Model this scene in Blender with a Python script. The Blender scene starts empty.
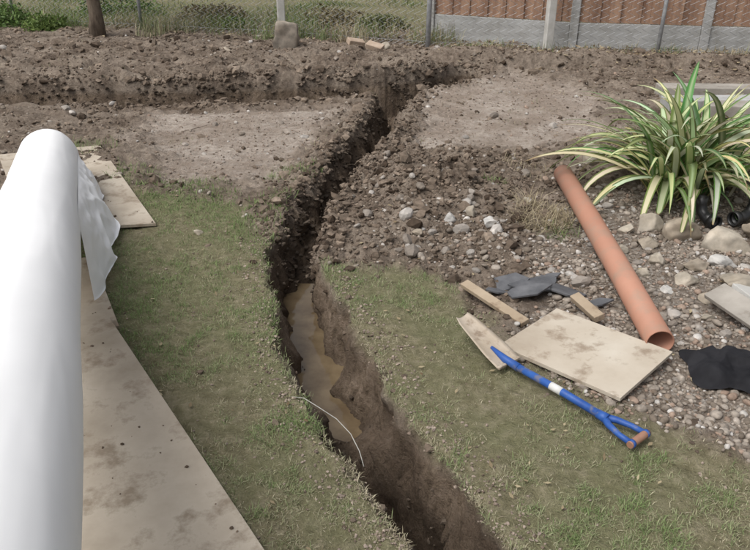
import bpy, bmesh, math, random
import numpy as np
from mathutils import Vector, Matrix, noise as mnoise
random.seed(7); rng=np.random.default_rng(7)
S=bpy.context.scene
# ------------------------------------------------------------ utils
def link(o,parent=None):
    S.collection.objects.link(o)
    if parent is not None: o.parent=parent
    return o
def empty(name,loc=(0,0,0),rot=(0,0,0)):
    e=bpy.data.objects.new(name,None); e.location=loc; e.rotation_euler=rot
    e.empty_display_size=.1
    return link(e)
def np_mesh(name,V,F,mat=None,cols=None,smooth=False,parent=None,colname="Col"):
    V=np.asarray(V,dtype=np.float32); F=np.asarray(F,dtype=np.int32)
    m=bpy.data.meshes.new(name); k=F.shape[1]
    m.vertices.add(len(V)); m.vertices.foreach_set("co",V.ravel())
    m.loops.add(F.size); m.loops.foreach_set("vertex_index",F.ravel())
    m.polygons.add(len(F)); m.polygons.foreach_set("loop_start",np.arange(0,F.size,k,dtype=np.int32))
    try: m.polygons.foreach_set("loop_total",np.full(len(F),k,dtype=np.int32))
    except Exception: pass
    m.update(calc_edges=True)
    m.polygons.foreach_set("use_smooth",np.full(len(F),smooth,dtype=bool))
    if cols is not None:
        a=m.attributes.new(colname,'FLOAT_COLOR','POINT')
        c=np.ones((len(V),4),dtype=np.float32); c[:,:3]=cols; a.data.foreach_set("color",c.ravel())
    if mat: m.materials.append(mat)
    return link(bpy.data.objects.new(name,m),parent)
def py_mesh(name,verts,faces,mat=None,smooth=False,parent=None,bevel=0):
    m=bpy.data.meshes.new(name); m.from_pydata([tuple(v) for v in verts],[],faces); m.update()
    bm=bmesh.new(); bm.from_mesh(m); bmesh.ops.recalc_face_normals(bm,faces=bm.faces)
    if bevel: bmesh.ops.bevel(bm,geom=list(bm.edges),offset=bevel,segments=2,affect='EDGES',profile=.5)
    bm.to_mesh(m); bm.free()
    for p in m.polygons: p.use_smooth=smooth
    if mat: m.materials.append(mat)
    return link(bpy.data.objects.new(name,m),parent)
def prism(name,quad,z0,th,mat,parent=None,bevel=.002,zs=None):
    zs=zs or [z0]*len(quad); n=len(quad)
    v=[(q[0],q[1],z) for q,z in zip(quad,zs)]+[(q[0],q[1],z+th) for q,z in zip(quad,zs)]
    f=[list(range(n))[::-1],list(range(n,2*n))]+[[i,(i+1)%n,n+(i+1)%n,n+i] for i in range(n)]
    return py_mesh(name,v,f,mat,parent=parent,bevel=bevel)
def box(name,c,s,mat,parent=None,rot=0,bevel=.003,tilt=None):
    v=[];M=Matrix.Rotation(rot,3,'Z')
    if tilt: M=M@Matrix.Rotation(tilt[0],3,'X')@Matrix.Rotation(tilt[1],3,'Y')
    for z in(-.5,.5):
        for x,y in((-.5,-.5),(.5,-.5),(.5,.5),(-.5,.5)):
            v.append(Vector(c)+M@Vector((x*s[0],y*s[1],z*s[2])))
    f=[[3,2,1,0],[4,5,6,7],[0,1,5,4],[1,2,6,5],[2,3,7,6],[3,0,4,7]]
    return py_mesh(name,v,f,mat,parent=parent,bevel=bevel)
def tube(name,pts,radii,mat,parent=None,n=12,cap=True,hollow=0):
    pts=[Vector(p) for p in pts]; V=[];F=[]
    if not hasattr(radii,'__len__'): radii=[radii]*len(pts)
    prev=None
    def ring(i,r):
        nonlocal prev
        t=(pts[min(i+1,len(pts)-1)]-pts[max(i-1,0)]).normalized()
        if prev is None:
            a=Vector((0,0,1)) if abs(t.z)<.9 else Vector((1,0,0)); u=t.cross(a).normalized()
        else: u=(prev-t*prev.dot(t)).normalized()
        prev=u; w=t.cross(u)
        for k in range(n):
            an=2*math.pi*k/n; V.append(pts[i]+(u*math.cos(an)+w*math.sin(an))*r)
    for i in range(len(pts)): ring(i,radii[i])
    for i in range(len(pts)-1):
        for k in range(n): F.append([i*n+k,i*n+(k+1)%n,(i+1)*n+(k+1)%n,(i+1)*n+k])
    L=len(pts)
    if hollow:
        prev=None
        for i in range(L): ring(i,radii[i]-hollow)
        o=L*n
        for i in range(L-1):
            for k in range(n): F.append([o+i*n+k,o+(i+1)*n+k,o+(i+1)*n+(k+1)%n,o+i*n+(k+1)%n])
        for k in range(n):
            F.append([k,o+k,o+(k+1)%n,(k+1)%n]); e=(L-1)*n
            F.append([e+k,e+(k+1)%n,o+e+(k+1)%n,o+e+k])
    elif cap:
        F.append(list(range(n))[::-1]); F.append(list(range((L-1)*n,L*n)))
    o=py_mesh(name,V,F,mat,smooth=True,parent=parent)
    m=o.data
    for p in m.polygons:
        if len(p.vertices)>4: p.use_smooth=False
    return o
# ------------------------------------------------------------ noise (numpy)
def _h(ix,iy,s):
    n=(ix*374761393+iy*668265263+s*1442695041)&0xffffffff
    n=((n^(n>>13))*1274126177)&0xffffffff
    return ((n^(n>>16))&0xffff)/65535.0
def vn(x,y,s=0):
    x=np.asarray(x,dtype=float);y=np.asarray(y,dtype=float)
    ix=np.floor(x).astype(np.int64);iy=np.floor(y).astype(np.int64);fx=x-ix;fy=y-iy
    fx=fx*fx*(3-2*fx);fy=fy*fy*(3-2*fy)
    a=_h(ix,iy,s);b=_h(ix+1,iy,s);c=_h(ix,iy+1,s);d=_h(ix+1,iy+1,s)
    return (a*(1-fx)+b*fx)*(1-fy)+(c*(1-fx)+d*fx)*fy
def fbm(x,y,s=0,o=4):
    x=np.asarray(x,dtype=float);y=np.asarray(y,dtype=float)
    r=0;a=.5;t=0
    for i in range(o):
        c_,s_=math.cos(.6*i+.4),math.sin(.6*i+.4)
        xx=(x*c_-y*s_)*2**i;yy=(x*s_+y*c_)*2**i
        r=r+a*vn(xx+i*17.3,yy-i*9.1,s+i);t+=a;a*=.5
    return r/t*2-1
def sst(a,b,x):
    t=np.clip((x-a)/(b-a),0,1);return t*t*(3-2*t)
def poly_sd(x,y,P):
    d=np.full(np.shape(x),1e9);ins=np.zeros(np.shape(x),bool);n=len(P)
    for i in range(n):
        ax,ay=P[i];bx,by=P[(i+1)%n];ex,ey=bx-ax,by-ay
        t=np.clip(((x-ax)*ex+(y-ay)*ey)/(ex*ex+ey*ey),0,1)
        d=np.minimum(d,np.hypot(x-ax-t*ex,y-ay-t*ey))
        if ay!=by:
            c=((ay>y)!=(by>y))&(x<ex*(y-ay)/(by-ay)+ax); ins^=c
    return np.where(ins,-d,d)
# ------------------------------------------------------------ site layout (metres)
TR=[(.62,.6,.135),(.36,1.2,.13),(.228,1.467,.125),(.145,1.657,.125),(.044,1.882,.135),(-.088,2.151,.152),(-.195,2.481,.155),(-.315,2.893,.138),
    (-.415,3.35,.128),(-.40,3.7,.115),(-.33,4.129,.12),(-.22,4.6,.13),(-.108,5.118,.14),(.023,5.63,.14),(.15,6.6,.17),(.26,7.0,.2)]
TR2=[(-7,6.78,.28),(-3.4,6.78,.28),(-1.6,6.86,.25),(0.05,7.1,.24),(.6,7.4,.22),(.95,7.75,.17)]
def trench_s(x,y):
    s=np.full(np.shape(x),1e9)
    for T in(TR,TR2):
        for (ax,ay,aw),(bx,by,bw) in zip(T[:-1],T[1:]):
            ex,ey=bx-ax,by-ay
            t=np.clip(((x-ax)*ex+(y-ay)*ey)/(ex*ex+ey*ey),0,1)
            s=np.minimum(s,np.hypot(x-ax-t*ex,y-ay-t*ey)-(aw+t*(bw-aw)))
    rg=1.15+1.2*sst(3.3,4.2,y)-1.1*sst(5.9,6.6,y)
    return s+rg*(.026*fbm(x*6,y*6,5,4)+.016*fbm(x*22,y*22,6,2))
tc=[(a,b) for a,b,_ in TR]
LAWN_L=[(-.55,3.55),(-.426,3.423),(-.326,2.893),(-.2,2.481),(-.088,2.151),(.044,1.882),(.145,1.657),(.228,1.467),(.36,1.2),(.62,.6),(1.2,-1),(1.5,-7),(-9,-7),(-4,1),(-3,3),(-1.95,4.2),(-1.62,4.5),(-1.2,4.15),(-.75,3.98)]
LAWN_R=[(-.33,3.3),(-.14,3.22),(.12,3.22),(.37,3.05),(.46,2.72),(.52,2.44),(.68,2.25),(.87,2.1),(1.08,1.93),(1.22,1.81),(2.2,1.0),(4,-1),(6,-7),(1.5,-7),(1.2,-1),(.62,.6),(.36,1.2),(.228,1.467),(.145,1.657),(.044,1.882),(-.088,2.151),(-.2,2.481),(-.326,2.893)]
GRAV=[(.5,2.44),(.68,2.2),(.87,2.06),(1.1,1.9),(1.22,1.75),(2.2,.9),(5,0),(5,3.6),(3,4.3),(2.2,4.6),(1.5,4.2),(.95,3.95),(.75,3.3),(.7,2.8)]
PALE1=[(-1.35,4.4),(-.62,4.5),(-.42,5.2),(-.25,5.8),(-.1,6.5),(-1.1,6.5),(-2.0,6.3),(-1.8,5.4)]
PALE2=[(.45,7.1),(1.5,7.9),(2.2,6.7),(1.7,5.3),(1.2,5.0),(.8,5.2),(.22,5.2),(.36,6.2)]
def masks(x,y):
    e=.10*fbm(x*3,y*3,11,4)+.06*fbm(x*12,y*12,12,3)
    L=np.maximum(sst(.06,-.10,poly_sd(x,y,LAWN_L)+e),sst(.06,-.10,poly_sd(x,y,LAWN_R)+e))
    L=np.maximum(L,sst(10.6,11.8,y+e*6+np.clip(x,0,1)))
    G=sst(.08,-.12,poly_sd(x,y,GRAV)+e)*(1-L)
    P=np.maximum(sst(.1,-.2,poly_sd(x,y,PALE1)+e*2.2),sst(.1,-.2,poly_sd(x,y,PALE2)+e*2.2))
    return L,G,P
def lumps(x,y,s):
    a=np.abs(fbm(x,y,s,4));return 1-2.2*a
def H(x,y,carve=True):
    L,G,P=masks(x,y)
    rough=np.clip(1-.85*L-.78*P-.75*G,0.1,1)
    h=.010*fbm(x*1.3,y*1.3,1,3)+rough*(.05*fbm(x*4,y*4,2,5)+.028*lumps(x*8,y*8,3)+.012*fbm(x*26,y*26,19,3))+.005*fbm(x*30,y*30,4,2)
    h=h+L*.009*fbm(x*9,y*9,44,3)
    hp=np.exp(-((x-.47)/.45)**2-((y-4.3)/.45)**2)
    h=h+hp*(.11+.09*lumps(x*5,y*5,8)+.035*fbm(x*15,y*15,18,3))
    h=h+.04*np.exp(-((x-.15)/.3)**2-((y-3.75)/.3)**2)
    h=h+.10*np.exp(-((x-2.1)/.7)**2-((y-4.3)/.6)**2)
    yc=np.interp(x,[a for a,b,c in TR2],[b for a,b,c in TR2])
    back=sst(.2,.34,y-yc)*sst(9.6-.15*x,8.2-.12*x,y)*sst(6,5,x)*(1-P)
    h=h+back*(.07+.07*fbm(x*1.6,y*2.6,9,4)+.05*lumps(x*2.6,y*3.6,29))
    front=sst(-.75,-.35,y-yc)*sst(-.1,-.3,y-yc)*sst(.2,-.3,x)
    h=h-front*.05
    h=h-.03*P
    s=trench_s(x,y)
    rim=np.exp(-((s-.05)/.05)**2)*(1-.85*L)*.028*(1+1.6*fbm(x*9,y*9,14,3))*(1-.7*sst(6.2,6.6,y)); h=h+rim
    if carve:
        w=sst(.014,-.075-.03*sst(3.4,4.2,y),s)
        w=w*.82+.18*sst(.03,-.03,s+.03*fbm(x*14,y*14,37,3))
        dep=np.where(y>6.3,.42,.46)
        dep=dep-.08*np.exp(-((y-2.85)/.55)**4)-.19*np.exp(-((y-2.22)/.13)**2)
        dep=dep*(1-.36*sst(3.4,3.9,y)*(y<6.3))
        h=h-w*(dep+.025*fbm(x*7,y*7,15,4)*(1+sst(3.3,4,y)))
        h=h+w*.10*sst(3.5,4.1,y)*np.clip(fbm(x*4,y*3,33,2)+.1,0,1)
    return h
# ------------------------------------------------------------ materials
def newmat(name,rough=.8,spec=.3):
    m=bpy.data.materials.new(name);m.use_nodes=True;nt=m.node_tree
    b=nt.nodes["Principled BSDF"];b.inputs["Roughness"].default_value=rough
    b.inputs["Specular IOR Level"].default_value=spec
    return m,nt,b
def N(nt,t): return nt.nodes.new(t)
def ramp(nt,fac,stops):
    r=nt.nodes.new("ShaderNodeValToRGB");e=r.color_ramp.elements
    while len(e)<len(stops): e.new(.5)
    for el,(p,c) in zip(e,stops): el.position=p; el.color=(*c,1)
    nt.links.new(fac,r.inputs[0]);return r.outputs[0]
def mix(nt,f,a,b):
    m=nt.nodes.new("ShaderNodeMix");m.data_type='RGBA'
    if hasattr(f,'links'): nt.links.new(f,m.inputs[0])
    else: m.inputs[0].default_value=f
    for s,i in((a,6),(b,7)):
        if isinstance(s,tuple): m.inputs[i].default_value=(*s,1)
        else: nt.links.new(s,m.inputs[i])
    return m.outputs[2]
def noise_n(nt,co,sc,det=5,rough=.6):
    n=N(nt,"ShaderNodeTexNoise");n.inputs["Scale"].default_value=sc;n.inputs["Detail"].default_value=det;n.inputs["Roughness"].default_value=rough
    nt.links.new(co,n.inputs["Vector"]);return n.outputs[0]
def bump(nt,b,h,st=.5,dist=.01,prev=None):
    n=N(nt,"ShaderNodeBump");n.inputs["Strength"].default_value=st;n.inputs["Distance"].default_value=dist
    nt.links.new(h,n.inputs["Height"])
    if prev is not None: nt.links.new(prev,n.inputs["Normal"])
    nt.links.new(n.outputs[0],b.inputs["Normal"]);return n.outputs[0]
def simple(name,c1,c2,sc=8,rough=.8,bst=.4,bd=.004,c3=None,stretch=None,bsc=None,spec=.3,fine=None,thr=(.56,.68)):
    m,nt,b=newmat(name,rough,spec)
    tc_=N(nt,"ShaderNodeTexCoord");co=tc_.outputs["Object"]
    if stretch:
        mp=N(nt,"ShaderNodeMapping");mp.inputs["Scale"].default_value=stretch;nt.links.new(co,mp.inputs[0]);co=mp.outputs[0]
    n=noise_n(nt,co,sc)
    st=[(.32,c1),(.68,c2)] if c3 is None else [(.3,c1),(.52,c2),(.72,c3)]
    col=ramp(nt,n,st)
    if fine:
        n2=noise_n(nt,co,fine[0],6,.65);col=mix(nt,ramp(nt,n2,[(thr[0],(0,0,0)),(thr[1],(.8,.8,.8))]),col,fine[1])
    nt.links.new(col,b.inputs["Base Color"])
    bump(nt,b,noise_n(nt,co,bsc or sc*6),bst,bd)
    return m
def attrmat(name,rough=.85,spec=.2,var=None,trans=0):
    m,nt,b=newmat(name,rough,spec)
    a=N(nt,"ShaderNodeAttribute");a.attribute_name="Col"
    c=a.outputs["Color"]
    if var:
        t_=N(nt,"ShaderNodeTexCoord");n=noise_n(nt,t_.outputs["Object"],var)
        mm=nt.nodes.new("ShaderNodeMix");mm.data_type='RGBA';mm.blend_type='MULTIPLY';mm.inputs[0].default_value=1
        nt.links.new(c,mm.inputs[6]);nt.links.new(ramp(nt,n,[(.3,(.6,.6,.6)),(.7,(1.15,1.12,1.1))]),mm.inputs[7]);c=mm.outputs[2]
        bump(nt,b,n,.5,.004)
    nt.links.new(c,b.inputs["Base Color"])
    if trans:
        out=nt.nodes["Material Output"];t=N(nt,"ShaderNodeBsdfTranslucent");nt.links.new(c,t.inputs[0])
        ms=N(nt,"ShaderNodeMixShader");ms.inputs[0].default_value=trans
        nt.links.new(b.outputs[0],ms.inputs[1]);nt.links.new(t.outputs[0],ms.inputs[2]);nt.links.new(ms.outputs[0],out.inputs[0])
    return m
def ground_mat():
    m,nt,b=newmat("ground_soil_grass",.9,.15)
    g=N(nt,"ShaderNodeNewGeometry");co=g.outputs["Position"]
    a=N(nt,"ShaderNodeAttribute");a.attribute_name="Col"
    sp=N(nt,"ShaderNodeSeparateColor");nt.links.new(a.outputs["Color"],sp.inputs[0])
    n1=noise_n(nt,co,2.2,6);n2=noise_n(nt,co,22,6,.7);n3=noise_n(nt,co,110,4,.7)
    soil=ramp(nt,n2,[(.3,(.075,.056,.042)),(.5,(.155,.119,.091)),(.68,(.27,.218,.17))])
    soil=mix(nt,ramp(nt,n1,[(.38,(0,0,0)),(.62,(.85,.85,.85))]),soil,ramp(nt,n2,[(.3,(.20,.16,.125)),(.7,(.37,.31,.25))]))
    pale=ramp(nt,n2,[(.28,(.28,.23,.19)),(.5,(.42,.36,.305)),(.7,(.53,.465,.41))])
    pale=mix(nt,ramp(nt,n1,[(.38,(.7,.7,.7)),(.58,(0,0,0))]),pale,(.26,.205,.16))
    v=N(nt,"ShaderNodeTexVoronoi");v.inputs["Scale"].default_value=75;nt.links.new(co,v.inputs["Vector"])
    vs=N(nt,"ShaderNodeSeparateColor");nt.links.new(v.outputs["Color"],vs.inputs[0])
    grav=ramp(nt,vs.outputs[0],[(0,(.12,.097,.078)),(.35,(.22,.18,.145)),(.7,(.31,.27,.23)),(1,(.44,.41,.37))])
    grav=mix(nt,.35,grav,soil)
    lawn=ramp(nt,n2,[(.3,(.135,.12,.068)),(.5,(.215,.195,.118)),(.7,(.33,.29,.20))])
    lawn=mix(nt,ramp(nt,n1,[(.42,(0,0,0)),(.6,(.5,.5,.5))]),lawn,(.17,.18,.09))
    col=mix(nt,sp.outputs[2],soil,pale)
    col=mix(nt,sp.outputs[1],col,grav)
    col=mix(nt,sp.outputs[0],col,lawn)
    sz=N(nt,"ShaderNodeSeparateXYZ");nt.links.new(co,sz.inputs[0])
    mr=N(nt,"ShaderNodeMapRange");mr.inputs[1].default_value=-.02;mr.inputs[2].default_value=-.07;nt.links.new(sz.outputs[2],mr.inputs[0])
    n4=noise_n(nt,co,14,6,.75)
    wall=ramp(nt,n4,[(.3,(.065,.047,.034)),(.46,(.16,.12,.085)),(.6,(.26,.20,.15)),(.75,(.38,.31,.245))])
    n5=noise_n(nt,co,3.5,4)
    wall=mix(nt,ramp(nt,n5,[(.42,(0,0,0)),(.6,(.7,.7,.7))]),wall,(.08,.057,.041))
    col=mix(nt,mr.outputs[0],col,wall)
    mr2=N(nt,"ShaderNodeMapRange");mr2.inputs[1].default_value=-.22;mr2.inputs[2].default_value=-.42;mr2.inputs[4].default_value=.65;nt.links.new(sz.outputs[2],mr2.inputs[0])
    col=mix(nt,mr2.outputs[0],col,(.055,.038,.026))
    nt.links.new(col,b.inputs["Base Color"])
    p=bump(nt,b,n2,.9,.035);bump(nt,b,n3,.8,.008,p)
    return m
M_ground=ground_mat()
M_clod=attrmat("soil_clod",.95,.1,40)
M_stone=attrmat("gravel_stone",.8,.2,60)
M_rock=attrmat("rock",.9,.15,14)
M_grass=attrmat("grass_blade",.7,.2,None,.25)
M_leaf=attrmat("leaf",.5,.3,None,.25)
M_ply=simple("plywood",(.38,.32,.25),(.48,.42,.34),3,.85,.25,.002,c3=(.55,.50,.42),fine=(11,(.25,.19,.135)),thr=(.52,.66))
M_ply2=simple("weathered_board",(.34,.29,.225),(.45,.39,.315),4,.85,.3,.002,c3=(.54,.485,.40),fine=(8,(.22,.17,.12)),thr=(.52,.66))
M_timber=simple("sawn_timber",(.29,.22,.15),(.41,.33,.24),5,.8,.4,.003,fine=(12,(.2,.14,.09)))
M_brick=simple("brick",(.36,.27,.2),(.46,.37,.29),15,.9,.5,.004)
M_grey=simple("grey_timber",(.24,.22,.19),(.38,.35,.31),6,.85,.4,.003,fine=(10,(.17,.14,.11)))
M_conc=simple("concrete",(.33,.33,.32),(.44,.44,.43),4,.9,.3,.003,fine=(5,(.22,.21,.185)),thr=(.48,.75))
M_concp=simple("concrete_post",(.42,.41,.38),(.58,.57,.54),8,.9,.4,.004)
M_panel=simple("stained_timber",(.20,.115,.078),(.42,.27,.185),3,.8,.5,.004,stretch=(4,4,.6))
M_metal=simple("galvanised_steel",(.24,.25,.26),(.38,.39,.40),20,.5,.1,.001)
M_pipe=simple("terracotta_plastic",(.40,.20,.135),(.47,.245,.17),2.5,.6,.06,.001,fine=(8,(.33,.24,.18)),spec=.3,thr=(.48,.72))
M_white=simple("white_membrane",(.87,.87,.87),(.91,.91,.91),3,.85,.12,.003,bsc=9,spec=.1)
M_black=simple("black_fabric",(.010,.010,.012),(.028,.028,.032),9,.8,.4,.003,spec=.2)
M_slate=simple("slate",(.06,.062,.068),(.17,.172,.18),7,.6,.5,.004,spec=.4)
M_blue=simple("blue_coated_steel",(.02,.07,.28),(.035,.12,.40),14,.5,.1,.001,spec=.4,fine=(22,(.17,.165,.19)),thr=(.54,.64))
M_blade=simple("muddy_steel",(.38,.31,.23),(.52,.45,.37),9,.6,.4,.002,fine=(16,(.23,.17,.12)),thr=(.52,.64))
M_grip=simple("red_brown_grip",(.25,.12,.08),(.38,.22,.15),10,.6,.2,.001)
M_bark=simple("bark",(.08,.06,.045),(.20,.16,.12),12,.95,.8,.01,stretch=(3,3,.7))
M_black_pl=simple("black_plastic",(.012,.012,.013),(.03,.03,.03),7,.4,.1,.001,spec=.5)
M_wire=simple("wire",(.32,.31,.28),(.45,.44,.4),20,.6,.1,.001)
# ------------------------------------------------------------ terrain
def axis(parts,lo,hi):
    a=[]
    for s,e,d in parts: a+=list(np.arange(s,e-1e-6,d))
    a.append(parts[-1][1]); last=a[-1];st=parts[-1][2]
    while last<hi: st*=1.35; last+=st; a.append(last)
    first=a[0];st=parts[0][2];pre=[]
    while first>lo: st*=1.35; first-=st; pre.append(first)
    return np.array(pre[::-1]+a)
xs=axis([(-6,-2.5,.04),(-2.5,-.8,.018),(-.8,.55,.0075),(.55,2.6,.018),(2.6,6,.045)],-250,250)
ys=axis([(.9,3.9,.010),(3.9,6,.016),(6,9.6,.018),(9.6,14,.1)],-250,300)
X,Y=np.meshgrid(xs,ys);x=X.ravel();y=Y.ravel()
z=H(x,y)
sl=trench_s(x,y)
wallm=np.exp(-((sl+.035)/.05)**2)*(1-.6*sst(6,6.5,y))
L,G,P=masks(x,y)
dx=wallm*.085*fbm(y*8+3,z*9,21,4)*(1-.9*sst(6,6.5,y)); dy=wallm*.03*fbm(x*9+y*5,z*10,24,3)+wallm*.09*sst(6,6.6,y)*fbm(x*6,z*8,27,3); dz=wallm*.045*fbm(x*25,y*25,22,3)
far=(np.hypot(x,y)>40)
z=np.where(far,0,z+dz)
Vt=np.stack([x+dx,y+dy*.4,z],1)
ny,nx=X.shape
idx=np.arange(nx*ny).reshape(ny,nx)
F=np.stack([idx[:-1,:-1].ravel(),idx[:-1,1:].ravel(),idx[1:,1:].ravel(),idx[1:,:-1].ravel()],1)
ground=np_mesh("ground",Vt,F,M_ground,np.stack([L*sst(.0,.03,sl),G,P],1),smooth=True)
cell=np.abs(np.gradient(xs)[None,:]*np.gradient(ys)[:,None]).ravel()
zr=z.reshape(ny,nx)
gz=np.abs(np.gradient(zr,axis=1)/np.gradient(xs)[None,:]).ravel()+np.abs(np.gradient(zr,axis=0)/np.gradient(ys)[:,None]).ravel()
# water in the trench
wl=[(-.14,2.28),(-.2,2.48),(-.315,2.893),(-.415,3.35),(-.41,3.62)];wv=[];wf=[]
for i,(a,b) in enumerate(wl): wv+=[(a-.16,b,-.298),(a+.16,b,-.298)]
for i in range(len(wl)-1): wf.append([2*i,2*i+1,2*i+3,2*i+2])
mw,ntw,bw=newmat("muddy_water",.04,.5)
tcw=N(ntw,"ShaderNodeTexCoord")
ntw.links.new(ramp(ntw,noise_n(ntw,tcw.outputs["Object"],7,4),[(.35,(.12,.085,.05)),(.65,(.20,.15,.09))]),bw.inputs["Base Color"])
bump(ntw,bw,noise_n(ntw,tcw.outputs["Object"],12,2),.05,.003)
py_mesh("water",wv,wf,mw)
# ------------------------------------------------------------ scatter helpers
def ico(sub):
    bm=bmesh.new();bmesh.ops.create_icosphere(bm,subdivisions=sub,radius=1);bm.verts.ensure_lookup_table()
    V=np.array([v.co[:] for v in bm.verts]);Fa=np.array([[v.index for v in f.verts] for f in bm.faces]);bm.free();return V,Fa
def stones(name,pos,size,cols,mat,sub=1,flat=.65,jit=.25,smooth=False):
    bV,bF=ico(sub);n=len(pos);nv=len(bV)
    pos=np.asarray(pos)
    V=np.repeat(bV[None],n,0)*(1+jit*(rng.random((n,nv,1))-.5)*2)
    sc=size[:,None]*np.stack([rng.uniform(.7,1.4,n),rng.uniform(.65,1.2,n),rng.uniform(flat*.7,flat*1.2,n)],1)
    V=V*sc[:,None,:]
    a=rng.uniform(0,6.28,n);t=rng.normal(0,.4,n)
    ct,stt=np.cos(t)[:,None],np.sin(t)[:,None]
    yy=V[:,:,1]*ct-V[:,:,2]*stt; zz=V[:,:,1]*stt+V[:,:,2]*ct; xx=V[:,:,0]
    ca,sa=np.cos(a)[:,None],np.sin(a)[:,None]
    V=np.stack([xx*ca-yy*sa,xx*sa+yy*ca,zz],2)+pos[:,None,:]
    Fa=(bF[None]+np.arange(n)[:,None,None]*nv).reshape(-1,3)
    C=np.repeat(cols[:,None,:],nv,1).reshape(-1,3)
    return np_mesh(name,V.reshape(-1,3),Fa,mat,C,smooth=smooth)
def pick(w,n):
    w=np.nan_to_num(np.clip(w,0,None));c=np.cumsum(w);r=rng.random(n)*c[-1];i=np.searchsorted(c,r)
    return np.clip(i,0,len(w)-1)
def lerpc(a,b,t): return np.array(a)[None]*(1-t[:,None])+np.array(b)[None]*t[:,None]
yp=np.clip(y,.5,None)
inview=(np.abs(x)<.62*y+.6)&(y>1)&(y<10.5)
soilw=(1-L)*(1-.86*P)*(1-.75*G)
heap=np.exp(-((x-.45)/.7)**2-((y-4.1)/.8)**2)
w=cell*inview*(soilw+.015)*(1+5*heap+5*np.exp(-((sl-.05)/.08)**2))*np.sqrt(1+np.minimum(gz,6)**2)/(yp**.7)
w=w*sst(.3,.6,fbm(x*2.5,y*2.5,31,3)*.5+.6+heap)
nC=31000
i=pick(w,nC);sz=np.exp(rng.normal(math.log(.0070),.6,nC));sz=np.clip(sz,.003,.042)*(.75+.09*y[i])
sz=np.where(sl[i]<0,np.minimum(sz,.02),sz)
pc=Vt[i]+np.stack([rng.normal(0,.008,nC),rng.normal(0,.008,nC),sz*.1],1)
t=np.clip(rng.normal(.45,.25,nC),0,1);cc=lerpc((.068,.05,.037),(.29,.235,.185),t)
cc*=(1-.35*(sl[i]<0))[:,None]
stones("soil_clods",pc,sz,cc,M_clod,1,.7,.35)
w=cell*inview*(P*.5+.35*L*np.exp(-((sl-.06)/.07)**2)*6+G*.2+.08)/(yp**.8)*(sl>0)
nC=9000;i=pick(w,nC);sz=rng.uniform(.002,.007,nC)*(.8+.08*y[i])
pc=Vt[i]+np.stack([rng.normal(0,.01,nC),rng.normal(0,.01,nC),sz*.3],1)
cc=lerpc((.15,.115,.09),(.44,.37,.31),rng.random(nC)); stones("soil_crumbs",pc,sz,cc,M_clod,1,.7,.3)
stonyx=np.exp(-((x-.5)/.45)**2-((y-3.55)/.35)**2)
patch=.35+.65*sst(-.2,.25,fbm(x*3,y*3,71,3))
w=cell*inview*(G*patch+.4*stonyx*(1-L)+.02*(1-L))/(yp**.7)*(sl>0.02)
nG=12000;i=pick(w,nG);sz=np.clip(np.exp(rng.normal(math.log(.0076),.42,nG)),.0035,.022)
pc=Vt[i]+np.stack([rng.normal(0,.01,nG),rng.normal(0,.01,nG),sz*.25],1)
r=rng.random(nG);cc=lerpc((.17,.14,.11),(.40,.355,.305),rng.random(nG))
cc=np.where((r<.14)[:,None],lerpc((.27,.2,.155),(.38,.29,.23),rng.random(nG)),cc)
cc=np.where((r>.92)[:,None],lerpc((.45,.43,.40),(.60,.58,.55),rng.random(nG)),cc)
stones("gravel",pc,sz,cc,M_stone,2,.7,.08,True)
w=cell*inview*((1-L)*(stonyx*3+heap*1.2+G*1.6*(y>2.6)+.14))/(yp**.2)*(sl>.03)
nR=560;i=pick(w,nR);sz=np.clip(np.exp(rng.normal(math.log(.016),.45,nR)),.007,.045)
pc=Vt[i]+np.stack([0*sz,0*sz,sz*.15],1)
cc=lerpc((.22,.19,.16),(.52,.495,.46),rng.random(nR)**1.6);stones("rubble_stones",pc,sz,cc,M_rock,2,.65,.12,False)
# ------------------------------------------------------------ grass
BOARDS=[[(-1.19,3.69),(-1.97,5.12),(-2.6,4.9),(-1.85,3.6)],[(-1.4,3.29),(-1.06,2.62),(-1.6,2.33),(-1.95,3.05)],[(-1.11,2.66),(-.03,1.02),(-.55,.70),(-1.62,2.33)]]
def blades(name,px_,py_,pz_,Ln,W,lean,cols,mat=M_grass):
    n=len(px_);a=rng.uniform(0,2*np.pi,n);d=np.stack([np.cos(a),np.sin(a),0*a],1)
    b_=rng.uniform(0,2*np.pi,n);sd=np.stack([np.cos(b_),np.sin(b_),0*a],1)
    sd=np.stack([-d[:,1],d[:,0],0*a],1)*.8+sd*.2
    up=np.array([[0,0,1.]])
    B=np.stack([px_,py_,pz_],1)
    l1=lean*.7;l2=np.minimum(lean*1.25,1.65)
    m=B+(up*np.cos(l1)[:,None]+d*np.sin(l1)[:,None])*(Ln*.5)[:,None]
    tp=m+(up*np.cos(l2)[:,None]+d*np.sin(l2)[:,None])*(Ln*.5)[:,None]
    s=sd*(W/2)[:,None]
    V=np.stack([B-s,B+s,m-s*.8,m+s*.8,tp],1).reshape(-1,3)
    o=np.arange(n)[:,None,None]*5
    Fa=(np.array([[0,1,3],[0,3,2],[2,3,4]])[None]+o).reshape(-1,3)
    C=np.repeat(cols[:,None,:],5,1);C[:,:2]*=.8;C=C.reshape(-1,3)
    return np_mesh(name,V,Fa,mat,C)
n=520000
gy=1.15+3.5*rng.random(n)**1.3;gx=(rng.random(n)*2-1)*(.56*gy+.25)
Lg,Gg,Pg=masks(gx,gy);sg=trench_s(gx,gy)
pn=fbm(gx*2.2,gy*2.2,41,4);pf=fbm(gx*15,gy*15,42,4)
left=(gx<np.interp(gy,[b for a,b in tc],[a for a,b in tc]))
dens=Lg*np.clip(.36+1.5*pf+.9*pn+np.where(left,.28*sst(1.9,3.0,gy),0),.03,1)*sst(-.008,.02,sg)
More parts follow.
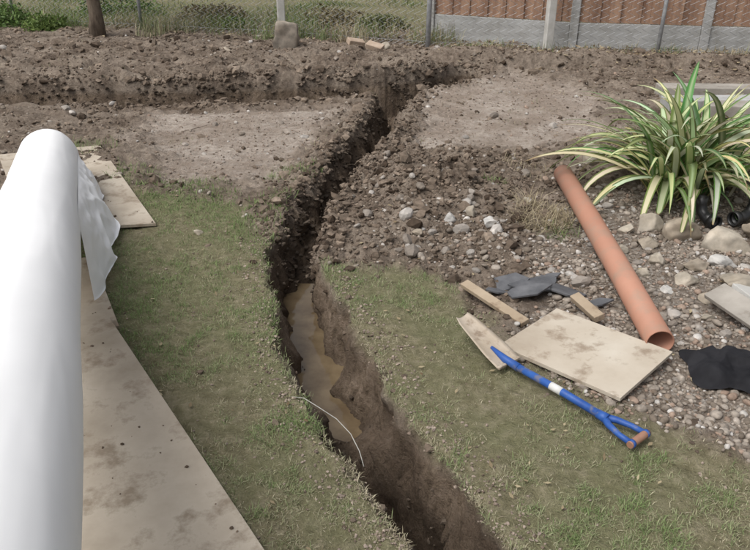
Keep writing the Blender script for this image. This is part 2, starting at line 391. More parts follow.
dens=np.maximum(dens,.75*Lg*np.exp(-((sg-.02)/.018)**2)*(sg>0))
for Bq in BOARDS: dens=dens*(poly_sd(gx,gy,Bq)>.0)
k=rng.random(n)<dens*.62;gx,gy,pn,pf,sg,Lg,left=gx[k],gy[k],pn[k],pf[k],sg[k],Lg[k],left[k];n=len(gx)
gz_=H(gx,gy,False)-.004
green=np.clip(.36+1.0*pn+.8*pf+np.where(left,.44*sst(1.9,3.0,gy)-.04,-.06+.15*np.exp(-((gx-.35)/.5)**2-((gy-2.1)/.5)**2))+rng.normal(0,.27,n),0,1)
cg=lerpc((.14,.205,.075),(.28,.365,.155),rng.random(n));cs=lerpc((.27,.23,.15),(.62,.56,.41),rng.random(n))
cols=cg*green[:,None]+cs*(1-green[:,None])
Ln=rng.uniform(.009,.028,n)*(1+.35*green);W=rng.uniform(.0018,.0034,n)
lean=np.clip(rng.normal(1.12,.35,n)-.25*green,.1,1.55)
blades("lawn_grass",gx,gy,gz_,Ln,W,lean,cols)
def tuft(cx,cy,r,n,L0,L1,leanm,c1,c2,w=.004):
    a=rng.uniform(0,6.28,n);rr=r*np.sqrt(rng.random(n));px_,py_=cx+rr*np.cos(a),cy+rr*np.sin(a)
    return px_,py_,rng.uniform(L0,L1,n),np.clip(rng.normal(leanm,.35,n),.05,1.55),lerpc(c1,c2,rng.random(n)),np.full(n,w)*rng.uniform(.7,1.2,n)
G1,G2=(.12,.18,.06),(.25,.33,.13);S1,S2=(.28,.23,.14),(.54,.47,.33)
T=[]
T.append(tuft(.93,3.78,.17,480,.08,.2,1.25,S1,S2)); T.append(tuft(1.0,3.62,.1,100,.04,.1,1.1,G1,G2))
for a,b in((-.55,4.05),(-.52,4.55),(-.6,3.65),(-.62,3.85),(-1.0,4.15),(-1.3,4.3),(-1.55,4.55),(-1.1,4.35)): T.append(tuft(a,b,.2,330,.02,.065,.9,G1,G2))
T.append(tuft(.95,4.5,.2,100,.04,.1,1.1,S1,S2));T.append(tuft(-2.1,5.1,.25,200,.04,.1,.9,G1,G2));T.append(tuft(.72,4.15,.07,60,.04,.08,1.,G1,G2))
for q in range(60):
    u=rng.random();fx=-6.2+7.2*u;fy=10.2-.55*(fx+1.2)*(.5)+rng.normal(0,.25)
    T.append(tuft(fx,fy,.22,90,.08,.34,.6,G1 if rng.random()<.6 else S1,G2 if rng.random()<.5 else S2,.008))
for q in range(40):
    fx=rng.uniform(.7,6);fy=9.35-.22*(fx-.7)-.25+rng.normal(0,.12);T.append(tuft(fx,fy,.15,30,.04,.16,.8,S1 if rng.random()<.6 else G1,S2 if rng.random()<.5 else G2,.007))
for q in range(150):
    fx=rng.uniform(-4,4);fy=rng.uniform(4.6,9);T.append(tuft(fx,fy,.12,12,.02,.07,1.2,S1 if rng.random()<.7 else G1,S2,.004))
cat=[np.concatenate([t[j] for t in T]) for j in range(6)]
ok=trench_s(cat[0],cat[1])>0
cat=[c[ok] for c in cat]
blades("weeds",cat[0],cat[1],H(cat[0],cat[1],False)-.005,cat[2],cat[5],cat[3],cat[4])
n=60000;gx=rng.uniform(-13,9,n);gy=rng.uniform(10.8,17,n);pq=fbm(gx*.9,gy*1.4,51,4)
kk=rng.random(n)<sst(-.35,.1,pq);gx,gy,pq=gx[kk],gy[kk],pq[kk];n=len(gx)
blades("neighbour_lawn_grass",gx,gy,H(gx,gy,False)-.01,rng.uniform(.05,.16,n),np.full(n,.012),np.clip(rng.normal(.8,.3,n),.1,1.5),lerpc((.11,.17,.055),(.36,.35,.2),np.clip(.4-.9*pq+rng.normal(0,.25,n),0,1)))
def flatleaves(name,lx,ly,smin,smax,c1,c2,dz=.014):
    n=len(lx);a=rng.normal(0,1,(n,3));a[:,2]*=.25;a/=np.linalg.norm(a,axis=1)[:,None];b=np.cross(a,np.array([[0,0,1.]]));b[:,2]+=rng.normal(0,.2,n)
    C_=np.stack([lx,ly,H(lx,ly,False)+dz],1);s_=rng.uniform(smin,smax,n)[:,None]
    Vl=np.stack([C_-a*s_,C_-a*s_*.2+b*s_*.5,C_+a*s_,C_-a*s_*.1-b*s_*.5],1).reshape(-1,3)
    np_mesh(name,Vl,np.arange(4*n).reshape(-1,4),M_leaf,np.repeat(lerpc(c1,c2,rng.random(n)),4,0))
n=170;ly=1.3+2.6*rng.random(n);lx=(rng.random(n)*2-1)*.55*ly;kk=(trench_s(lx,ly)>.02)
for Bq in BOARDS: kk&=poly_sd(lx,ly,Bq)>0
flatleaves("fallen_leaves",lx[kk],ly[kk],.006,.015,(.16,.11,.06),(.5,.42,.27))
n=2600;u=rng.random(n);lx=-6.5+13*u;ly=np.where(lx<.7,10.2-.27*(lx+1.2),9.1-.2*(lx-.7))+rng.normal(0,.45,n)
flatleaves("leaf_litter",lx,ly,.012,.035,(.12,.08,.045),(.5,.42,.28),.03)
par=empty("roots_and_twigs")
for q in range(75):
    i0=pick(cell*inview*np.exp(-((sl-.0)/.03)**2)/yp,1)[0] if q<14 else pick(cell*inview*(1-L)*(sl>.05)*(1-.5*G)/yp,1)[0]
    p=Vector(Vt[i0]);a=random.uniform(0,6.28);l=random.uniform(.05,.18)*(1.5 if q>13 else .6)
    d=Vector((math.cos(a),math.sin(a),random.uniform(-.1,.15)));pts=[p+Vector((0,0,.008))]
    for s__ in range(4):
        d=(d+Vector((random.uniform(-.4,.4),random.uniform(-.4,.4),random.uniform(-.25,.1)))).normalized();pts.append(pts[-1]+d*l/4)
    r=random.uniform(.0012,.0035);tube("twig",pts,[r,r*.9,r*.8,r*.6,r*.3],M_bark,par,5)
# ------------------------------------------------------------ boards on the lawn, with crumbs of soil on them
for q,(Bq,zz) in enumerate(zip(BOARDS,[.018,.012,.03])): prism("plywood_board",Bq,zz,.018,M_ply2)
n=500;bx=rng.uniform(-2.4,-.1,n);by=rng.uniform(1,5,n);bz=np.full(n,-1.)
for Bq,zt_ in zip(BOARDS,[.036,.030,.048]): bz=np.where(poly_sd(bx,by,Bq)<-.01,zt_,bz)
kk=bz>0;nb_=int(kk.sum());sz=np.exp(rng.normal(math.log(.0035),.5,nb_)).clip(.0015,.011)
stones("soil_crumbs_on_boards",np.stack([bx[kk],by[kk],bz[kk]+sz*.4],1),sz,lerpc((.10,.075,.055),(.28,.22,.17),rng.random(nb_)),M_clod,1,.7,.3)
# ------------------------------------------------------------ white membrane roll
A=Vector((-1.99,4.34,.205));Bp=Vector((-.650,.851,.67));ax=(Bp-A).normalized();A=A-ax*.03;Bn=Bp+ax*.5;R=.168
roll=empty("white_membrane_roll")
u_=ax.cross(Vector((0,0,1))).normalized();w_=u_.cross(ax).normalized()
if w_.z<0:w_=-w_
nl,nr=120,96;V=[];Fc=[]
Lr=(Bn-A).length
def rp(s,an,r):return A+ax*s+(u_*math.cos(an)+w_*math.sin(an))*r
for i_ in range(nl+1):
    s_=Lr*i_/nl
    for k_ in range(nr):
        an=2*math.pi*k_/nr;e=min(s_,Lr-s_);r=R
        if e<.05:r=R-.05*(1-math.sqrt(max(0,1-(1-e/.05)**2)))*.55
        ca,sa=math.cos(an),math.sin(an)
        d=mnoise.noise(Vector((s_*1.1,ca*.9,sa*.9)))*.008+mnoise.noise(Vector((s_*3,ca*1.6,sa*1.6+5)))*.0025
        rg=1-abs(mnoise.noise(Vector((s_*1.2+ca*1.2,ca*2,sa*2+9))))*8
        d+=max(0,rg)*.0009
        V.append(rp(s_,an,r+d))
for i_ in range(nl):
    for k_ in range(nr):Fc.append([i_*nr+k_,i_*nr+(k_+1)%nr,(i_+1)*nr+(k_+1)%nr,(i_+1)*nr+k_])
py_mesh("outer_wrap",V,Fc,M_white,True,roll)
for e,s0 in(("far",0.0),("near",Lr)):
    V=[];Fc=[];rings=26
    for j in range(rings+1):
        r=.035+(R-.03-.035)*j/rings
        for k_ in range(nr):
            off=(.006 if j%2 else -.004); off=off if e=="near" else -off
            V.append(rp(s0+off,2*math.pi*k_/nr,r+.002*math.sin(k_*.3)))
    for k_ in range(nr): V.append(rp(s0,2*math.pi*k_/nr,R-.027))
    for j in range(rings+1):
        for k_ in range(nr):Fc.append([j*nr+k_,j*nr+(k_+1)%nr,(j+1)*nr+(k_+1)%nr,(j+1)*nr+k_])
    py_mesh("wound_end_"+e,V,Fc,M_white,True,roll)
tube("cardboard_core",[A-ax*.01,A+ax*.15,Bn-ax*.1,Bn+ax*.01],.037,M_timber,roll,20,hollow=.005)
def flap(name,s0,s1,outw,seed,wk=1):
    V=[];Fc=[];nu,nv=110,44
    out=-u_ if (-u_).x>0 else u_
    for i_ in range(nu+1):
        f=i_/nu;s_=s0+(s1-s0)*f;c=A+ax*s_;top=c+out*(R-.001)
        top.z=c.z+.02
        ow=outw*math.sin(math.pi*f)**.6*(1+.5*mnoise.noise(Vector((f*5,seed,0))))
        for j in range(nv+1):
            g=j/nv
            o_=ow*(g**.8);zz=top.z*(1-g)**.75
            q=Vector((f*6+g*1.5,g*2-f*3,seed+4))
            rd=(1-abs(mnoise.noise(q))*3)+.35*(1-abs(mnoise.noise(q*2.1))*3)
            wr=wk*(.013*rd+.005*mnoise.noise(Vector((f*14,g*3,seed))))*min(1,g*3)*math.sin(math.pi*f)**.3
            p=top+out*(o_+wr);p.z=max(zz,.045)+max(0,wr)*.6
            V.append(p)
    for i_ in range(nu):
        for j in range(nv):
            a_=i_*(nv+1)+j;Fc.append([a_,a_+1,a_+nv+2,a_+nv+1])
    py_mesh(name,V,Fc,M_white,True,roll)
flap("loose_sheet",.12,1.75,.125,1)
tr=empty("sawhorse");c=A+ax*(Lr-.12);zt=c.z-R-.02;oz=Vector((u_.x,u_.y,0)).normalized()
angz=math.atan2(oz.y,oz.x)
box("beam",(c.x,c.y,zt-.04),(.6,.07,.08),M_timber,tr,angz)
for sx in(-.24,.24):
    for sy in(-1,1):
        tp=c+oz*sx;ft=tp+Vector((-oz.y,oz.x,0))*.16*sy
        tube("leg",[(tp.x+(-oz.y)*.03*sy,tp.y+oz.x*.03*sy,zt-.05),(ft.x,ft.y,0)],.022,M_timber,tr,4)
# ------------------------------------------------------------ pipe
pp=[(1.145,4.28,.115),(1.135,3.6,.10),(1.125,3.0,.082),(1.112,2.437,.062)]
pipe=empty("terracotta_drain_pipe")
tube("barrel",pp,.055,M_pipe,pipe,48,hollow=.0045)
prism("plywood_offcut",[(.49,2.46),(.775,2.73),(1.14,2.375),(.866,2.115)],0,.016,M_ply,zs=[.022,.035,.045,.02],bevel=.0015)
box("timber_stake",(.515,2.80,.04),(.40,.045,.022),M_timber,rot=math.atan2(-.35,.225),tilt=(.2,.03))
box("timber_offcut",(.905,2.74,.05),(.2,.045,.03),M_timber,rot=math.atan2(-.2,.06),tilt=(.3,.0))
box("grey_plank",(1.57,2.60,.07),(.5,.11,.022),M_grey,rot=math.atan2(-.42,.15),tilt=(.35,.05))
box("grey_plank",(1.70,2.68,.05),(.5,.10,.022),M_concp,rot=math.atan2(-.42,.10),tilt=(-.2,.02))
# slate shards
def gh(a,b):return float(H(np.array([a]),np.array([b]),False)[0])
def shard(cx,cy,r,seed,h0):
    rr=random.Random(seed);n_=rr.choice([5,6,7]);an=sorted(rr.uniform(0,6.28) for _ in range(n_))
    an=[2*math.pi*i_/n_+rr.uniform(-.3,.3) for i_ in range(n_)]
    q=[(cx+r*rr.uniform(.7,1.25)*math.cos(a_)*1.3,cy+r*rr.uniform(.7,1.1)*math.sin(a_)*.8) for a_ in an]
    tx,ty=rr.uniform(-.35,.35),rr.uniform(-.25,.25);z0=gh(cx,cy)+h0
    prism("slate_shard",q,0,.010,M_slate,zs=[z0+(u-cx)*tx+(v-cy)*ty for u,v in q],bevel=.0015)
for q,(a,b,r_,h0) in enumerate([(.60,3.03,.085,.012),(.74,2.98,.10,.03),(.68,2.90,.07,.035),(.86,2.92,.075,.02),(.55,2.93,.045,.01),(.80,3.08,.055,.012),(.97,2.83,.05,.012)]): shard(a,b,r_,q*5+2,h0)
# ------------------------------------------------------------ black cloth
def crumple(name,cx,cy,rx,ry,h,mat,seed,rot=0,amp=1):
    n1,n2=50,100;V=[];Fc=[]
    for i_ in range(n1+1):
        f=i_/n1
        for k_ in range(n2):
            an=2*math.pi*k_/n2
            rr=f*(1+.5*mnoise.noise(Vector((math.cos(an)*1.6,math.sin(an)*1.6,seed)))+.09*math.sin(an*4+seed)+.04*math.sin(an*9+2*seed))
            px_=rr*math.cos(an)*rx;py_=rr*math.sin(an)*ry
            q=Vector((px_*6+py_*3,py_*8,seed));rd=1-abs(mnoise.noise(q))*3;rd2=1-abs(mnoise.noise(q*1.9))*3
            zz=h*(1-f**2.6)*(.6+.5*mnoise.noise(Vector((px_*4,py_*4,seed+3))))+h*.35*amp*rd*(1-f**5)+.008*rd2*amp
            X_=px_*math.cos(rot)-py_*math.sin(rot)+cx;Y_=px_*math.sin(rot)+py_*math.cos(rot)+cy
            V.append([X_,Y_,max(zz,.003)+.012])
    V=np.array(V);V[:,2]+=H(V[:,0],V[:,1],False)
    for i_ in range(n1):
        for k_ in range(n2):Fc.append([i_*n2+k_,i_*n2+(k_+1)%n2,(i_+1)*n2+(k_+1)%n2,(i_+1)*n2+k_])
    return py_mesh(name,V,Fc,mat,True)
crumple("black_cloth",1.35,2.32,.21,.15,.08,M_black,3.3,-.3)
# ------------------------------------------------------------ spade
jn=Vector((.505,2.33,.03));gr=Vector((.860,1.895,.03));d=(gr-jn)
sp=empty("spade",jn,(0,0,math.atan2(d.y,d.x)));Ls=d.length;BL=.265
V=[];Fc=[];nb,nw=16,8
for side in(0,1):
    for i_ in range(nb+1):
        f=i_/nb;hw=.040+.022*min(1,f*1.4)
        if f<.12:hw*=.8+.2*f/.12
        for j in range(nw+1):
            g=j/nw*2-1
            V.append((-BL+f*BL,g*hw+(1-f)*.012,.085-.085*f+.012*g*g-side*.003+.006*math.exp(-(g*4)**2)*f))
o=(nb+1)*(nw+1)
for i_ in range(nb):
    for j in range(nw):
        a_=i_*(nw+1)+j;Fc.append([a_,a_+1,a_+nw+2,a_+nw+1]);Fc.append([o+a_,o+a_+nw+1,o+a_+nw+2,o+a_+1])
for i_ in range(nb):
    for j in(0,nw):
        a_=i_*(nw+1)+j;Fc.append([a_,a_+nw+1,o+a_+nw+1,o+a_])
for j in range(nw):
    for b0 in(0,nb*(nw+1)):Fc.append([b0+j,b0+j+1,o+b0+j+1,o+b0+j])
py_mesh("blade",V,Fc,M_blade,True,sp)
for sg_ in(-1,1): box("tread",(.002,sg_*.038,.010),(.012,.042,.012),M_blade,sp)
tube("socket",[(-.09,0,.036),(-.02,0,.018),(.05,0,.014)],[.006,.015,.0165],M_blue,sp,16)
tube("shaft",[(.03,0,.014),(.25,0,.016),(Ls-.13,0,.012)],.0145,M_blue,sp,18)
tube("label",[(.20,0,.0157),(.25,0,.0158)],.0152,simple("white_label",(.6,.6,.58),(.75,.75,.73),20,.5,.05,.001),sp,18)
tube("yoke",[(Ls-.16,0,.012),(Ls-.12,0,.011)],[.016,.019],M_blue,sp,16)
for sg_ in(-1,1): tube("arm",[(Ls-.135,0,.011),(Ls-.10,sg_*.022,.010),(Ls-.05,sg_*.036,.008),(Ls,sg_*.04,.006)],[.014,.012,.010,.011],M_blue,sp,12)
tube("grip_bar",[(Ls,-.052,.006),(Ls,-.03,.006),(Ls,.03,.006),(Ls,.052,.006)],[.012,.0135,.0135,.012],M_grip,sp,14)
tube("grip_cap",[(Ls,-.046,.006),(Ls,-.034,.006)],.0145,M_blue,sp,14);tube("grip_cap",[(Ls,.034,.006),(Ls,.046,.006)],.0145,M_blue,sp,14)
# ------------------------------------------------------------ wire
zz=lambda a,b,h=.012:(a,b,gh(a,b)+h)
tube("wire",[zz(-.30,2.16,.0),zz(-.25,2.11,.03),zz(-.19,2.05,.035),zz(-.13,1.99,.035),zz(-.08,1.92,.03),zz(-.05,1.85,.02),zz(-.035,1.80,.0)],.0015,M_wire,None,6)
# ------------------------------------------------------------ rocks
def rock(loc,s,seed,c1=(.30,.27,.22),c2=(.46,.42,.36),name="rock"):
    rr=random.Random(seed);bm=bmesh.new();bmesh.ops.create_icosphere(bm,subdivisions=4,radius=1)
    pl=[(Vector((rr.gauss(0,1),rr.gauss(0,1),rr.gauss(0,.8))).normalized(),rr.uniform(.5,.82)) for _ in range(15)]
    V=[];
    for v in bm.verts:
        p=v.co.copy()
        for nn,dd in pl:
            e=p.dot(nn)-dd
            if e>0:p-=nn*e*.96
        p*=1+.12*mnoise.noise(p*2+Vector((seed,0,0)))+.07*mnoise.noise(p*6+Vector((0,seed,0)))+.03*mnoise.noise(p*14)
        V.append((p.x*s[0]+loc[0],p.y*s[1]+loc[1],p.z*s[2]+loc[2]))
    Fa=[[v.index for v in f.verts] for f in bm.faces];bm.free()
    t=np.array([.5+.6*mnoise.noise(Vector(v)*9)+.3*mnoise.noise(Vector(v)*31) for v in V]);
    return np_mesh(name,V,Fa,M_rock,lerpc(c1,c2,np.clip(t,0,1)),True)
rocks=[(1.62,3.55,.11,.09,.08),(1.80,3.42,.13,.10,.09),(1.48,3.66,.08,.08,.07),(2.02,3.52,.13,.11,.09),(1.70,3.25,.09,.06,.04),
 (1.72,2.98,.17,.12,.07),(1.92,3.13,.16,.13,.09),(1.45,3.05,.07,.05,.04),(1.38,3.25,.05,.05,.04),(1.50,2.88,.06,.045,.035),(1.33,2.95,.035,.03,.025),
 (1.42,2.72,.045,.03,.025),(1.55,3.2,.07,.06,.04),(1.45,4.75,.10,.1,.1),(1.75,5.2,.08,.07,.06),(.62,3.62,.05,.045,.035),(.40,3.66,.045,.03,.03),(.53,3.78,.04,.04,.05),
 (.22,3.5,.03,.03,.02),(-.95,3.62,.03,.025,.02),(1.35,3.62,.05,.04,.03),(1.2,4.0,.04,.04,.03),(-.12,9.0,.09,.06,.06),(.12,8.9,.09,.06,.05),(-1.7,8.6,.1,.08,.06),(4.4,8.0,.3,.2,.1),
 (2.3,3.4,.15,.12,.1),(2.15,3.1,.14,.1,.08),(1.25,3.40,.045,.035,.03),(1.62,2.78,.05,.04,.035),(1.40,3.45,.06,.05,.04),(1.28,3.12,.04,.035,.03)]
for q,(a,b,s1,s2,s3) in enumerate(rocks):
    c1,c2=((.32,.28,.22),(.52,.475,.40)) if q%3 else ((.26,.22,.17),(.42,.37,.30))
    if q in(4,10,15,16): c1,c2=(.45,.44,.42),(.62,.61,.58)
    rock((a,b,gh(a,b)+s3*.35),(s1,s2,s3),q*3.7+1,c1,c2)
rock((-1.02,8.75,.17),(.25,.18,.22),77,(.22,.19,.155),(.36,.32,.27),"concrete_lump")
for q,(a,b,r_) in enumerate([(-.22,8.75,.4),(.0,8.6,-.5)]): box("brick",(a,b,gh(a,b)+.05),(.2,.1,.065),M_brick,rot=r_,tilt=(.3,.2),bevel=.008)
# ------------------------------------------------------------ variegated flax plant
def flax(cx,cy,nl_,seed):
    rr=random.Random(seed);V=[];Fa=[];C=[]
    acc=[-1,-.70,-.62,0,.62,.70,1];z0=gh(cx,cy)
    for l_ in range(nl_):
        az=rr.uniform(0,2*math.pi);e=math.radians(rr.choice([rr.uniform(48,85),rr.uniform(32,70)]));Ln_=rr.uniform(.55,.92);W_=rr.uniform(.034,.054)
        p=Vector((cx+rr.gauss(0,.09),cy+rr.gauss(0,.08),z0-.01));droop=rr.uniform(.9,2.3)*(1.15 if e<1 else .85)
        el=e;ns=16;tw_=rr.uniform(-.7,.7);base=len(V);azc=az
        dark=rr.random()<.18
        yel=(.64+rr.uniform(-.1,.08),.67+rr.uniform(-.08,.06),.38+rr.uniform(-.08,.12));gn=(.12+rr.uniform(-.03,.07),.20+rr.uniform(-.04,.08),.07)
        for i_ in range(ns+1):
            f=i_/ns
            hd=Vector((math.cos(azc),math.sin(azc),0));t_=hd*math.cos(el)+Vector((0,0,1))*math.sin(el)
            sd=Vector((-hd.y,hd.x,0));nrm=sd.cross(t_)*-1;sd2=(sd*math.cos(tw_*f)+nrm*math.sin(tw_*f))
            wd=W_*.5*(.45+.55*min(1,f*3))*(1-max(0,(f-.45)/.55)**1.7)+.0006
            for a_ in acc:
                V.append(p+sd2*wd*a_+nrm*(abs(a_)*wd*.55*(1-f*.6)))
                if dark: cc_=gn if abs(a_)>.1 else tuple(.5*(u+v) for u,v in zip(gn,yel))
                else: cc_=gn if abs(a_)>.66 else yel
                if f>.93 and l_%3==0: cc_=(.35,.26,.14)
                C.append(cc_)
            if el>-1.25: el-=droop/ns*(.35+1.5*f)
            azc+=rr.uniform(-.03,.03);p=p+t_*Ln_/ns
            if p.z<z0+.02:p.z=z0+.02
        k_=len(acc)
        for i_ in range(ns):
            for j in range(k_-1):
                a_=base+i_*k_+j;Fa.append([a_,a_+1,a_+k_+1,a_+k_])
    return np_mesh("variegated_flax_plant",V,Fa,M_leaf,np.array(C),True)
flax(1.82,4.12,190,5)
# ------------------------------------------------------------ black pot and pipe fittings
pot=empty("black_plant_pot",(2.42,4.15,gh(2.42,4.15)))
tube("pot_wall",[(0,0,0),(0,0,.2),(0,0,.21),(0,0,.24)],[.10,.13,.14,.14],M_black_pl,pot,28,hollow=.006)
tube("pot_soil",[(0,0,.0),(0,0,.18)],[.094,.12],simple("potting_soil",(.03,.02,.015),(.07,.05,.035),30),pot,28)
for a,b,r_ in((1.93,3.64,.4),(1.80,3.62,1.9)):
    f=empty("black_pipe_fitting",(a,b,gh(a,b)+.05),(0,0,r_))
    tube("elbow",[(0,0,0),(.05,0,.0),(.09,0,.02),(.11,0,.06),(.112,0,.10)],[.035,.03,.03,.03,.035],M_black_pl,f,20,hollow=.004)
    tube("collar",[(-.025,0,0),(.01,0,0)],.039,M_black_pl,f,20,hollow=.005)
for q,(a,b,l_,r_,mt) in enumerate([(3.6,6.75,2.0,-.05,M_grey),(3.3,6.25,1.7,.04,M_conc),(3.5,5.9,1.6,-.10,M_grey)]):
    box("garden_sleeper",(a,b,.04+.02*q),(l_,.2,.1),mt,rot=r_,bevel=.008)
# ------------------------------------------------------------ fences
wf=empty("wooden_fence");pts=[(.72,9.85),(2.36,9.1),(3.8,8.82),(5.35,8.55),(6.9,8.3)]
for i_,(a,b) in enumerate(pts):
    ang=math.atan2(pts[min(i_+1,4)][1]-pts[max(i_-1,0)][1],pts[min(i_+1,4)][0]-pts[max(i_-1,0)][0])
    box("post",(a,b,.75),(.1,.1,2.1),M_conc,wf,ang,.008)
for (a,b),(c_,d_) in zip(pts[:-1],pts[1:]):
    ang=math.atan2(d_-b,c_-a);l_=math.hypot(c_-a,d_-b)-.104;mx,my=(a+c_)/2,(b+d_)/2
    box("gravel_board",(mx,my,.10),(l_,.045,.42),M_conc,wf,ang,.005)
    e=Vector((math.cos(ang),math.sin(ang),0));nn=Vector((e.y,-e.x,0));nbd=int(l_/.11);wd=l_/nbd
    for j in range(nbd):
        p=Vector((mx,my,0))+e*(-l_/2+wd*(j+.5))+nn*(.008 if j%2 else -.010)
        box("feather_board",(p.x,p.y,1.015),(wd+.006,.014,1.40),M_panel,wf,ang+.03*(1 if j%3 else -1),.003)
    for h_ in(1.0,1.65):
        p=Vector((mx,my,h_))+nn*.04;box("rail",p,(l_,.035,.06),M_panel,wf,ang,.003)
cl=empty("chain_link_fence")
cpts=[(-7.2,11.7),(-5.2,11.15),(-3.2,10.55),(-1.2,9.95),(.63,9.15),(2.02,8.95),(3.2,8.62),(5.0,8.25),(6.8,7.95)]
def segs_mesh(name,P0,P1,r,mat,parent):
    P0=np.array(P0);P1=np.array(P1);d=P1-P0;d/=np.linalg.norm(d,axis=1)[:,None]
    a=np.cross(d,np.array([[.3,.9,.1]]));a/=np.linalg.norm(a,axis=1)[:,None];b=np.cross(d,a);V=[]
    for P_ in(P0,P1):
        for k_ in range(3):
            an=2*math.pi*k_/3;V.append(P_+(a*math.cos(an)+b*math.sin(an))*r)
    V=np.stack(V,1).reshape(-1,3);o=np.arange(len(P0))[:,None,None]*6
    Fa=(np.array([[0,1,4,3],[1,2,5,4],[2,0,3,5]])[None]+o).reshape(-1,4)
    return np_mesh(name,V,Fa,mat,parent=parent)
P0=[];P1=[]
for (a,b),(c_,d_) in zip(cpts[:-1],cpts[1:]):
    l_=math.hypot(c_-a,d_-b);n_=int(l_/.09);st=l_/n_
    ex,ey=(c_-a)/l_,(d_-b)/l_
    for i_ in range(n_):
        for j in range(27):
            s0=(i_+.5)*st+(st/2)*(1 if j%2 else -1);s1=(i_+.5)*st+(st/2)*(-1 if j%2 else 1)
            P0.append((a+ex*s0,b+ey*s0,.03+j*.045));P1.append((a+ex*s1,b+ey*s1,.03+(j+1)*.045))
    for h_ in(.08,.65,1.22): P0.append((a,b+.01,h_));P1.append((c_,d_+.01,h_))
segs_mesh("mesh",P0,P1,.0021,M_metal,cl)
for i_,(a,b) in enumerate(cpts):
    if i_ in(0,3,5): box("concrete_post",(a,b-.06,.6),(.095,.095,1.7),M_concp,cl,.2,.01)
    else: tube("tube_post",[(a,b-.03,-.2),(a+.02,b-.03,1.4)],.03 if i_==4 else .022,M_metal,cl,14)
# ------------------------------------------------------------ tree, shrubs, hedge
def leaves(name,C,s,cols,parent=None):
    n=len(C);a=rng.normal(size=(n,3));a/=np.linalg.norm(a,axis=1)[:,None];b=np.cross(a,rng.normal(size=(n,3)));b/=np.linalg.norm(b,axis=1)[:,None]
    s=s[:,None];V=np.stack([C-a*s,C+b*s*.45,C+a*s,C-b*s*.45],1).reshape(-1,3)
    return np_mesh(name,V,np.arange(4*n).reshape(-1,4),M_leaf,np.repeat(cols,4,0),parent=parent)
def tree(cx,cy,h,r,cr,seed,dens=5000):
    rr=random.Random(seed);t=empty("tree")
    tp=[Vector((cx,cy,-.1)),Vector((cx+.03,cy,.3)),Vector((cx-.03,cy+.03,h*.35)),Vector((cx+.08,cy,h*.6)),Vector((cx,cy+.05,h*.9))]
    tube("trunk",tp,[r*1.5,r,r*.85,r*.6,r*.15],M_bark,t,14);cl_=[]
    for q in range(13):
        f=rr.uniform(.35,.9);b=Vector((cx,cy,h*f));a=rr.uniform(0,6.28);l_=cr*rr.uniform(.6,1)*(1.2-f*.5)
        d_=Vector((math.cos(a),math.sin(a),rr.uniform(.2,.8))).normalized();p1=b+d_*l_*.5;p2=b+d_*l_+Vector((0,0,.1))
        tube("limb",[b,p1,p2],[r*.4,r*.25,r*.06],M_bark,t,7);cl_+=[p1,p2,p2+Vector((rr.gauss(0,.25),rr.gauss(0,.25),rr.gauss(0,.2)))]
    cl_=np.array([c[:] for c in cl_]);ii=rng.integers(0,len(cl_),dens);C=cl_[ii]+rng.normal(0,.26,(dens,3))
    leaves("foliage",C,rng.uniform(.03,.06,dens),lerpc((.03,.06,.015),(.10,.16,.04),np.clip(rng.random(dens)*.6+.4*(ii%5)/5,0,1)),t)
tree(-3.62,9.95,3.6,.085,1.3,3)
for q,(a,b,r_,h_,cA,cB) in enumerate([(-5.2,10.9,.5,.35,(.06,.11,.03),(.2,.3,.09)),(-4.5,10.6,.35,.22,(.07,.12,.03),(.24,.32,.1)),(-2.4,11.4,.6,.25,(.09,.08,.04),(.34,.28,.17)),(-1.9,10.6,.25,.16,(.07,.12,.03),(.22,.3,.1)),(.1,10.6,.4,.22,(.08,.10,.04),(.26,.27,.13)),(-.6,11.0,.6,.25,(.1,.08,.04),(.35,.3,.18)),(-4.0,12.0,.8,.4,(.05,.09,.03),(.18,.26,.08))]):
    n=1500;v=rng.normal(0,1,(n,3));v/=np.linalg.norm(v,axis=1)[:,None];v*=(rng.random((n,1))**.45)*(1+.35*fbm(v[:,0:1]*2+q,v[:,1:2]*2,q+80,2));v[:,2]=np.abs(v[:,2])
    sh=empty("shrub");leaves("foliage",np.array([[a,b,0]])+v*np.array([[r_,r_*.6,h_]]),rng.uniform(.014,.04,n),lerpc(cA,cB,rng.random(n)),sh)
    for w_i in range(5):
        aa=w_i*1.3;tube("stem",[(a,b,-.03),(a+math.cos(aa)*r_*.3,b+math.sin(aa)*r_*.2,h_*.5),(a+math.cos(aa)*r_*.6,b+math.sin(aa)*r_*.4,h_*.85)],[.01,.007,.003],M_bark,sh,5)
n=26000;hx=rng.uniform(-16,16,n);hz=rng.random(n)*2.3;th=rng.choice([-1,1],n)*rng.uniform(.2,.55,n)
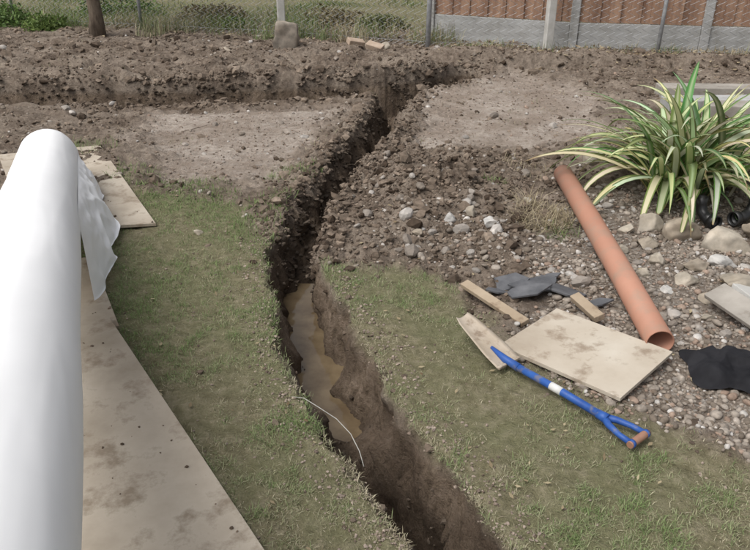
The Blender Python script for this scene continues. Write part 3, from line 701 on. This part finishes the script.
top=rng.random(n)<.25;hz=np.where(top,2.2+rng.normal(0,.08,n),hz);th=np.where(top,rng.uniform(-.5,.5,n),th)
hy=19+th+.2*fbm(hx*2,hz*2,61,3);hz=hz*(1+.1*fbm(hx*1.2,hx*0,62,3))
he=empty("hedge");leaves("foliage",np.stack([hx,hy,hz],1),rng.uniform(.06,.12,n),lerpc((.02,.045,.012),(.09,.14,.035),rng.random(n)),he)
for q in range(16): tube("stem",[(-15+2*q,19,-.1),(-15+2*q+.1,19,1.9)],[.05,.02],M_bark,he,7)
box("inner_growth",(0,19,1.0),(31.5,.5,1.9),simple("hedge_inner",(.01,.02,.006),(.03,.045,.015),6),he,0,.05)
# ------------------------------------------------------------ light, sky, camera
el,azm=math.radians(58),math.radians(235)
W_=bpy.data.worlds.new("World");S.world=W_;W_.use_nodes=True;nt=W_.node_tree
sk=nt.nodes.new("ShaderNodeTexSky");sk.sky_type='NISHITA';sk.sun_disc=False;sk.sun_elevation=el;sk.sun_rotation=azm;sk.dust_density=6;sk.air_density=1.0;sk.ozone_density=1
hs=nt.nodes.new("ShaderNodeHueSaturation");hs.inputs["Saturation"].default_value=.3
nt.links.new(sk.outputs[0],hs.inputs["Color"]);bg=nt.nodes["Background"];bg.inputs[1].default_value=.15;nt.links.new(hs.outputs[0],bg.inputs[0])
sl_=bpy.data.lights.new("sun",'SUN');sl_.energy=1.5;sl_.angle=math.radians(35);sl_.color=(1,.985,.96)
so=bpy.data.objects.new("sun",sl_);link(so)
dv=Vector((math.sin(azm)*math.cos(el),math.cos(azm)*math.cos(el),math.sin(el)))
so.rotation_euler=dv.to_track_quat('Z','Y').to_euler();so.location=dv*20
cam=bpy.data.cameras.new("camera");co=bpy.data.objects.new("camera",cam);link(co)
co.location=(0,0,1.6);co.rotation_euler=(math.radians(63),0,0);cam.sensor_width=36;cam.lens=36*736/750;cam.clip_start=.05;cam.clip_end=1000
S.camera=co
S.view_settings.view_transform='Standard';S.view_settings.look='None';S.view_settings.exposure=0
